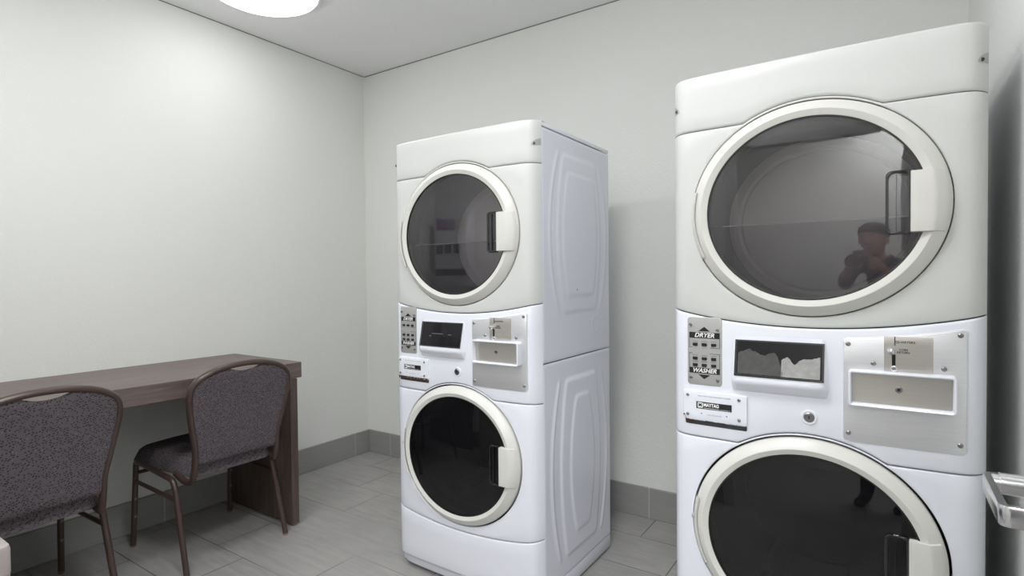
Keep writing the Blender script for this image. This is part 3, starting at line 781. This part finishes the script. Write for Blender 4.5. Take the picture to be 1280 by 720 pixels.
# ------------------------------------------------------------------ chairs (front of the chair faces -x)
def make_chair(label):
    t = thing('banquet_chair', label, 'chair', (0, 0, 0), 0, 'banquet chairs at the table')
    # local: origin on the floor under the middle; x to the back (+), y across
    # side leg frames: one tube = front leg, rail under the seat, rear leg
    for s in (-1, 1):
        yb_ = 0.213 * s
        fl = fillet_path([(-0.243, yb_ * 1.03, 0.010), (-0.215, yb_, 0.372)], 0.01)
        bm = bmesh.new(); tube(bm, [(-0.246, yb_ * 1.03, 0.008), (-0.222, yb_ * 1.0, 0.345)], 0.0115, 0.0115, 12); fo = obj('leg', bm, M['bronze'], t)
        bm = bmesh.new(); disc_lathe(bm, [(0.0001, 0), (0.010, 0), (0.012, 0.004), (0.012, 0.009), (0.007, 0.012)], seg=14, c=(-0.246, yb_ * 1.03, 0)); obj('glide', bm, M['glide'], fo)
        for zz in (0.14, 0.22):
            bm = bmesh.new(); lathe(bm, [(0.006, 0), (0.005, 0.002), (0.0002, 0.0022)], seg=12); xx = -0.246 + 0.024 * (zz / 0.345)
            bm.transform(Matrix.Translation((xx + 0.0112, yb_ * 1.015, zz)) @ Matrix.Rotation(pi / 2, 4, 'Y')); obj('plug', bm, M['plug'], fo)
        bm = bmesh.new(); tube(bm, [(0.222, yb_ * 1.03, 0.008), (0.132, yb_, 0.330)], 0.0115, 0.0115, 12); ro_ = obj('leg', bm, M['bronze'], t)
        bm = bmesh.new(); disc_lathe(bm, [(0.0001, 0), (0.010, 0), (0.012, 0.004), (0.012, 0.009), (0.007, 0.012)], seg=14, c=(0.222, yb_ * 1.03, 0)); obj('glide', bm, M['glide'], ro_)
        bm = bmesh.new(); tube(bm, fillet_path([(-0.222, yb_, 0.343), (-0.217, yb_, 0.387), (-0.10, yb_, 0.381), (0.112, yb_, 0.366), (0.1325, yb_, 0.328)], 0.045, 8), 0.0118, 0.0118, 12); obj('seat_rail', bm, M['bronze'], t)
        bm = bmesh.new(); tube(bm, [(-0.228, yb_, 0.296), (0.138, yb_, 0.288)], 0.0085, 0.0085, 10); obj('side_stretcher', bm, M['bronze'], t)
    bm = bmesh.new(); tube(bm, [(-0.214, -0.213, 0.335), (-0.214, 0.213, 0.335)], 0.008, 0.008, 10); obj('front_stretcher', bm, M['bronze'], t)
    # seat pad: waterfall front, domed
    bm = bmesh.new(); rows_t = []; rows_b = []; NX, NY = 26, 22
    for i in range(NX + 1):
        u = i / NX; x = -0.252 + 0.447 * u; hw = 0.220 - 0.048 * u * u
        e = max(0, 1 - u / 0.09); hw -= 0.030 * (1 - sqrt(max(0, 1 - e * e)))
        eb = max(0, (u - 0.94) / 0.06); hw -= 0.03 * (1 - sqrt(max(0, 1 - eb * eb)))
        rt_ = []; rb_ = []
        for j in range(NY + 1):
            v = -1 + 2 * j / NY; y = hw * v
            fe = min(1, u / 0.16); fb = min(1, (1 - u) / 0.10); fs = min(1, (1 - abs(v)) / 0.18)
            dome = (1 - (1 - fe) ** 2.2) * sqrt(max(0, 1 - (1 - fb) ** 2)) * sqrt(max(0, 1 - (1 - fs) ** 2))
            zb_ = 0.389 - 0.012 * u
            rt_.append(bm.verts.new((x, y, zb_ + 0.003 + 0.062 * dome + 0.012 * (1 - v * v) * dome)))
            rb_.append(bm.verts.new((x, y, zb_ - (0.0 if (i in (0, NX) or j in (0, NY)) else 0.007 * min(1, fs * 2)))))
        rows_t.append(rt_); rows_b.append(rb_)
    grid_faces(bm, rows_t); grid_faces(bm, [r[::-1] for r in rows_b])
    per = lambda R: [r[0] for r in R] + R[-1][1:] + [r[-1] for r in R[::-1]][1:] + R[0][::-1][1:-1]
    grid_faces(bm, [per(rows_t), per(rows_b)], close_u=True)
    obj('seat', bm, M['fabric'], t, angle=60)
    # back frame: starts under the seat, curves up, widens to the shoulders and arches over
    def xb_(z): return 0.216 + 0.062 * max(0, (z - 0.40)) / 0.45 + 0.018 * max(0, (z - 0.6) / 0.25) ** 2
    half = [(0.085, 0.190, 0.384), (0.150, 0.186, 0.362), (0.200, 0.181, 0.370), (xb_(0.43), 0.179, 0.430), (xb_(0.5), 0.181, 0.500), (xb_(0.58), 0.196, 0.580), (xb_(0.66), 0.210, 0.660), (xb_(0.715), 0.2160, 0.715), (xb_(0.755), 0.2095, 0.757), (xb_(0.787), 0.1835, 0.788), (xb_(0.812), 0.1355, 0.812), (xb_(0.826), 0.070, 0.827), (xb_(0.831), 0.0, 0.831)]
    full = [(a, -b, c) for a, b, c in half] + [(a, b, c) for a, b, c in half[::-1][1:]]
    bm = bmesh.new(); tube(bm, smooth_path(full, 6), 0.0115, 0.0145, 14); obj('back_frame', bm, M['bronze'], t)
    # back pad filling the frame, hand hold cut below the arch
    hp = smooth_path(half[3:], 8)
    def hw_at(z):
        best = 0
        for a, b in zip(hp[:-1], hp[1:]):
            if (a.z - z) * (b.z - z) <= 0 and abs(b.z - a.z) > 1e-6: best = a.y + (b.y - a.y) * (z - a.z) / (b.z - a.z)
        return max(best, 0.0)
    def topz(y):
        # z of the arch centre line over y
        zb2 = 0.70
        for a, b in zip(hp[:-1], hp[1:]):
            if a.z > 0.73 and (a.y - abs(y)) * (b.y - abs(y)) <= 0 and abs(a.y - b.y) > 1e-6: zb2 = a.z + (b.z - a.z) * (abs(y) - a.y) / (b.y - a.y)
        return zb2
    NU, NV = 40, 30; fr = []; bk = []
    for i in range(NV + 1):
        v = i / NV; f_ = []; b_ = []
        for j in range(NU + 1):
            u = -1 + 2 * j / NU
            # column based mapping: width at the shoulder used for the u coordinate
            z0 = 0.428; yy_s = 0.2150 * u
            zt_ = topz(min(0.2140, abs(yy_s))) if abs(u) < 0.985 else 0.722
            dip = 0.030 * max(0, cos(min(1, abs(yy_s) / 0.085) * pi / 2)) ** 0.9 if abs(yy_s) < 0.085 else 0
            zt_ = zt_ - dip
            z = z0 + (zt_ - z0) * v
            y = u * (hw_at(min(max(z, 0.431), 0.70)) if z < 0.70 else 0.2150)
            edge = min(1 - abs(u), v * 1.0, (1 - v)) ; th = 0.021 * sqrt(max(0, 1 - (1 - min(1, edge / 0.10)) ** 2)) + 0.003
            xx = xb_(z)
            f_.append(bm_ if False else (xx - th, y, z)); b_.append((xx + th * 0.42 + 0.001, y, z))
        fr.append(f_); bk.append(b_)
    bm = bmesh.new()
    RF = [[bm.verts.new(p) for p in r] for r in fr]; RB = [[bm.verts.new(p) for p in r] for r in bk]
    grid_faces(bm, RF); grid_faces(bm, [r[::-1] for r in RB]); grid_faces(bm, [per(RF), per(RB)], close_u=True)
    obj('backrest', bm, M['fabric'], t, angle=60)
    return t
def copy_tree(o, parent=None):
    c = o.copy(); COL.objects.link(c)
    if parent: c.parent = parent
    for ch in o.children: copy_tree(ch, c)
    return c
ch2 = make_chair('brown-framed grey speckled chair at the right end of the table, seat tucked under')
ch1 = copy_tree(ch2)
ch2.location = (-2.520, 1.312, 0)
ch1.location = (-2.508, 0.626, 0); ch1.rotation_euler = (0, 0, math.radians(3))
ch1['label'] = 'brown-framed grey speckled chair cut off by the left edge, beside the pale bin'

# ------------------------------------------------------------------ pale bin at the lower left
bn = thing('waste_bin', 'pale plastic bin of which only a corner shows at lower left', 'bin', (-1.895, 0.267, 0))
bm = bmesh.new(); rows = []
def rrl(bm, hx, hy, rad, z, n=6):
    pts = []
    for sx, sy, a0 in ((1, 1, 0), (-1, 1, 90), (-1, -1, 180), (1, -1, 270)):
        for k in range(n):
            a = math.radians(a0 + 90 * k / (n - 1)); pts.append(bm.verts.new((sx * (hx - rad) + rad * cos(a), sy * (hy - rad) + rad * sin(a), z)))
    return pts
rows = [rrl(bm, 0.130, 0.145, 0.02, 0.0), rrl(bm, 0.132, 0.147, 0.022, 0.004), rrl(bm, 0.149, 0.164, 0.02, 0.476)]
grid_faces(bm, rows, close_u=True); bm.faces.new(rows[0]); bm.faces.new(rows[-1])
obj('bin_body', bm, M['binm'], bn)
bm = bmesh.new(); rows = [rrl(bm, 0.1485, 0.1635, 0.02, 0.4765), rrl(bm, 0.150, 0.165, 0.02, 0.4775), rrl(bm, 0.150, 0.165, 0.02, 0.536), rrl(bm, 0.1478, 0.1628, 0.02, 0.5445), rrl(bm, 0.142, 0.157, 0.02, 0.547), rrl(bm, 0.09, 0.10, 0.02, 0.548)]
grid_faces(bm, rows, close_u=True); bm.faces.new(rows[0]); bm.faces.new(rows[-1]); obj('lid', bm, M['binm'], bn)

# ------------------------------------------------------------------ lights
def ceiling_light(label, x, y, r, st, col):
    t = thing('ceiling_light', label, 'light', (x, y, ZC), 0, 'round ceiling lights')
    bm = bmesh.new(); lathe(bm, [(0.001, -0.001), (r + 0.012, -0.001), (r + 0.012, -0.022), (r, -0.026), (r - 0.004, -0.02)], seg=48); obj('rim', bm, M['lampring'], t)
    bm = bmesh.new(); lathe(bm, [(r - 0.002, -0.022), (r * 0.97, -0.034), (r * 0.88, -0.045), (r * 0.7, -0.054), (r * 0.4, -0.060), (0.001, -0.062)], seg=48)
    obj('diffuser', bm, emit_mat('lamp_glow', col, st), t)
    return t
WHITE = (0.975, 0.985, 1.0, 1)
ceiling_light('glowing round ceiling light above the table', -2.40, 1.53, 0.245, 8.0, WHITE)
ceiling_light('round ceiling light just inside the doorway, outside the picture', -0.62, 0.68, 0.245, 37.0, WHITE)
ceiling_light('added round fill light at the front left of the room, outside the picture', -1.75, 0.40, 0.245, 24.5, WHITE)  # unseen fixture, added to spread the room lighting over two sources
ceiling_light('added round fill light in the corridor, outside the picture', 0.30, -1.10, 0.245, 95.0, WHITE)  # unseen fixture, added as soft fill through the doorway


# ------------------------------------------------------------------ detergent vending box on the front wall (seen mirrored in the dryer glass)
vm = thing('detergent_vending_machine', 'white wall-mounted detergent vending box with three black coin slides, mirrored in a dryer door', 'vending machine', (-2.58, 0.0, 1.02))
obj('housing', newbox(-0.22, 0.22, 0.0005, 0.12, 0, 0.70, bev=0.006), M['enamel'], vm)
for x0, x1, mk in ((-0.20, 0.06, 'banner'), (0.09, 0.20, 'banner_pale')):
    t_ = NT(mk); v_ = t_.objco(); nz = t_.n.new('ShaderNodeTexNoise'); nz.inputs['Scale'].default_value = 14; t_.link(v_, nz.inputs['Vector'])
    hs = t_.n.new('ShaderNodeHueSaturation'); hs.inputs['Saturation'].default_value = 2.2 if mk == 'banner' else 1.0; hs.inputs['Value'].default_value = 0.75 if mk == 'banner' else 1.1
    t_.link(nz.outputs['Color'], hs.inputs['Color']); t_.link(hs.outputs[0], t_.b.inputs['Base Color'])
    obj('picture_banner', newbox(x0, x1, 0.120, 0.1215, 0.52, 0.62), t_.m, vm)
for k in range(3):
    x = -0.15 + 0.12 * k
    cs = obj('coin_slide', newbox(x - 0.035, x + 0.035, 0.120, 0.150, 0.29, 0.37, bev=0.006), M['black'], vm)
    obj('slide_tongue', newbox(x - 0.018, x + 0.018, 0.149, 0.200, 0.318, 0.330, bev=0.003), M['chrome'], cs)
obj('dispensing_tray', newbox(-0.19, 0.19, 0.120, 0.165, 0.09, 0.15, bev=0.008), M['black'], vm)

# ------------------------------------------------------------------ the photographer standing in the doorway
M['skin'] = simple('skin', srgb(190, 140, 118), 0.5); M['shirt'] = simple('navy_shirt', srgb(38, 44, 66), 0.85, 0, 0.2, 0.1, 40)
M['trousers'] = simple('dark_trousers', srgb(40, 38, 40), 0.85, 0, 0.2, 0.1, 40); M['shoe'] = simple('black_shoes', srgb(22, 21, 21), 0.5); M['hair'] = simple('dark_brown_hair', srgb(46, 34, 28), 0.7, 0, 0.3, 0.3, 80)
PH = 0.42
person_o = (0.0, 0.0, 0.0)
def skeleton(chains):
    """chains: list of (material index, [(x, y, z, r), ...]); the first point of a later chain snaps onto an existing joint"""
    bm = bmesh.new(); lay = bm.verts.layers.skin.verify(); V = []; mats_ = []
    for mi, ch in chains:
        prev = None
        for k, (x, y, z, r) in enumerate(ch):
            hit = None
            if k == 0:
                for v in V:
                    if (v.co - Vector((x, y, z))).length < 1e-4: hit = v
            if hit is None:
                hit = bm.verts.new((x, y, z)); hit[lay].radius = (r, r); V.append(hit)
            if prev is not None:
                bm.edges.new((prev, hit)); mats_.append((mi, prev.co.copy(), hit.co.copy()))
            prev = hit
    V[0][lay].use_root = True
    me = bpy.data.meshes.new('person'); bm.to_mesh(me); bm.free()
    o = bpy.data.objects.new('person_tmp', me); COL.objects.link(o)
    sk = o.modifiers.new('s', 'SKIN'); sk.branch_smoothing = 0.4; sk.use_smooth_shade = True
    ss = o.modifiers.new('d', 'SUBSURF'); ss.levels = 2; ss.render_levels = 2
    bpy.context.view_layer.update()
    m2 = bpy.data.meshes.new_from_object(o.evaluated_get(bpy.context.evaluated_depsgraph_get()))
    bpy.data.objects.remove(o); bpy.data.meshes.remove(me)
    return m2, mats_
chains = [
    (1, [(0, -.50, .80, .125), (0, -.49, .93, .115), (0, -.455, 1.06, .125), (0, -.42, 1.14, .085)]),
    (0, [(0, -.42, 1.14, .085), (0, -.385, 1.205, .046), (0, -.355, 1.255, .080), (0, -.335, 1.305, .098), (0, -.342, 1.365, .094), (0, -.35, 1.405, .055)]),
    (0, [(0, -.335, 1.305, .098), (0, -.258, 1.292, .024), (0, -.236, 1.283, .011)])]
for s_ in (-1, 1):
    chains.append((1, [(0, -.42, 1.14, .085), (s_ * .155, -.425, 1.125, .060), (s_ * .205, -.36, .985, .043), (s_ * (.15 if s_ > 0 else .14), -.245, 1.065, .034)]))
    px, py, pz = (s_ * .093, -.165, 1.145) if s_ > 0 else (-.050, -.105, 1.118)
    wx = (s_ * (.15 if s_ > 0 else .14), -.245, 1.065)
    chains.append((0, [wx + (.034,), (px * 1.12, py - .035, pz - .022, .024), (px, py, pz, .024)]))
    for f in range(4):
        if s_ > 0: chains.append((0, [(px, py, pz, .024), (px - .004, py + .030, pz + .028 - .016 * f, .0095), (px - .018, py + .048, pz + .030 - .017 * f, .0085), (px - .040, py + .050, pz + .029 - .017 * f, .0075)]))
        else: chains.append((0, [(px, py, pz, .024), (px + .012, py + .034 - .016 * f, pz + .004, .0095), (px + .050, py + .036 - .016 * f, pz + .006, .0085), (px + .086, py + .034 - .016 * f, pz + .030, .0075)]))
    if s_ > 0: chains.append((0, [(px, py, pz, .024), (px - .010, py - .020, pz + .030, .010), (px - .034, py - .030, pz + .040, .009)]))
    else: chains.append((0, [(px, py, pz, .024), (px - .002, py + .0, pz + .030, .010), (px + .004, py + .006, pz + .056, .009)]))
    chains.append((2, [(0, -.50, .80, .125), (s_ * .088, -.495, .73, .092), (s_ * .105, -.445, .415, .062), (s_ * .110, -.515, .085, .043)]))
    chains.append((3, [(s_ * .110, -.515, .085, .043), (s_ * .112, -.47, .045, .040), (s_ * .118, -.385, .034, .032)]))
me, segs = skeleton(chains)
for m_ in ('skin', 'shirt', 'trousers', 'shoe'): me.materials.append(M[m_])
def segd(p, a, b):
    ab = b - a; q = max(0, min(1, (p - a).dot(ab) / max(1e-9, ab.length_squared))); return (p - (a + ab * q)).length
for p in me.polygons:
    p.use_smooth = True; c = p.center
    p.material_index = min(segs, key=lambda g: segd(c, g[1], g[2]))[0]
zmin = min(v.co.z for v in me.vertices)
per_ = bpy.data.objects.new('person', me); COL.objects.link(per_)
tag(per_, 'person in navy shirt holding a camera, mirrored in the large dryer door', 'person')
per_.rotation_euler = (0, 0, PH); per_.location = (-0.10, -0.13, -zmin)
bm = bmesh.new(); rows = []
for i in range(13):
    a = pi * 0.62 * i / 12; rows.append([bm.verts.new((0.088 * sin(a) * cos(q), -0.352 + 0.098 * sin(a) * sin(q) + (0.01 if sin(q) > 0 else -0.012) * sin(a), 1.350 + 0.078 * cos(a) + (0.040 * max(0, sin(q)) * (i / 12) ** 2))) for q in [2 * pi * k / 28 for k in range(28)]])
grid_faces(bm, rows, close_u=True); bm.faces.new(rows[-1]); obj('hair', bm, M['hair'], per_)
for s_ in (-1, 1):
    bm = bmesh.new(); bmesh.ops.create_uvsphere(bm, u_segments=14, v_segments=8, radius=1.0)
    for v in bm.verts: v.co = Vector((s_ * 0.082 + v.co.x * 0.009, -0.345 + v.co.y * 0.017, 1.298 + v.co.z * 0.026))
    obj('ear', bm, M['skin'], per_)
for s_ in (-1, 1):
    for nm_, mt_, dy_, dz_, rx_, rz_ in (('eye', 'white_print', 0.0, 0.0, 0.012, 0.007), ('eyebrow', 'hair', 0.003, 0.020, 0.017, 0.004)):
        bm = bmesh.new(); bmesh.ops.create_uvsphere(bm, u_segments=14, v_segments=8, radius=1.0)
        for v in bm.verts: v.co = Vector((s_ * 0.030 + v.co.x * rx_, -0.262 + dy_ + v.co.y * 0.010, 1.318 + dz_ + v.co.z * rz_))
        e_ = obj(nm_, bm, M[mt_], per_)
        if nm_ == 'eye':
            bm = bmesh.new(); bmesh.ops.create_uvsphere(bm, u_segments=12, v_segments=8, radius=0.0055); bm.transform(Matrix.Translation((s_ * 0.030, -0.255, 1.318))); obj('iris', bm, M['black'], e_)
bm = bmesh.new(); bmesh.ops.create_uvsphere(bm, u_segments=16, v_segments=8, radius=1.0)
for v in bm.verts: v.co = Vector((v.co.x * 0.024, -0.266 + v.co.y * 0.010, 1.252 + v.co.z * 0.006))
obj('lips', bm, M['rust'], per_)
pc = thing('photo_camera', 'black camera with a long lens held up by the person in the navy shirt', 'camera', (-0.10, -0.13, CH - 0.02), PH)
obj('camera_body', newbox(-0.068, 0.068, -0.185, -0.125, -0.055, 0.040, bev=0.012, seg=3), M['black'], pc)
obj('viewfinder_hump', newbox(-0.030, 0.030, -0.190, -0.120, 0.036, 0.066, bev=0.010, seg=3), M['black'], pc)
obj('grip', newbox(0.040, 0.072, -0.150, -0.105, -0.053, 0.034, bev=0.012, seg=3), M['black'], pc)
bm = bmesh.new(); lathe(bm, [(0.030, 0.128), (0.036, 0.126), (0.036, 0.085), (0.039, 0.083), (0.039, 0.055), (0.043, 0.050), (0.043, 0.042), (0.040, 0.042), (0.034, 0.052)], seg=32, ax='y', c=(0, 0, -0.005)); bm.transform(Matrix.Identity(4)); ln = obj('lens', bm, M['black'], pc)
bm = bmesh.new(); disc_lathe(bm, [(0.034, 0.0525), (0.02, 0.050), (0.0005, 0.049)], seg=28, ax='y', c=(0, 0, -0.005)); obj('lens_glass', bm, M['screen'], ln)

w = bpy.data.worlds.new('world'); SC.world = w; w.use_nodes = True
w.node_tree.nodes['Background'].inputs[0].default_value = (0.9, 0.92, 1, 1); w.node_tree.nodes['Background'].inputs[1].default_value = 0.3
SC.view_settings.view_transform = 'Standard'
SC.view_settings.look = 'None'
SC.view_settings.exposure = 0.0
SC.view_settings.gamma = 1.1
SC.cycles.max_bounces = 12; SC.cycles.diffuse_bounces = 4; SC.cycles.transparent_max_bounces = 12
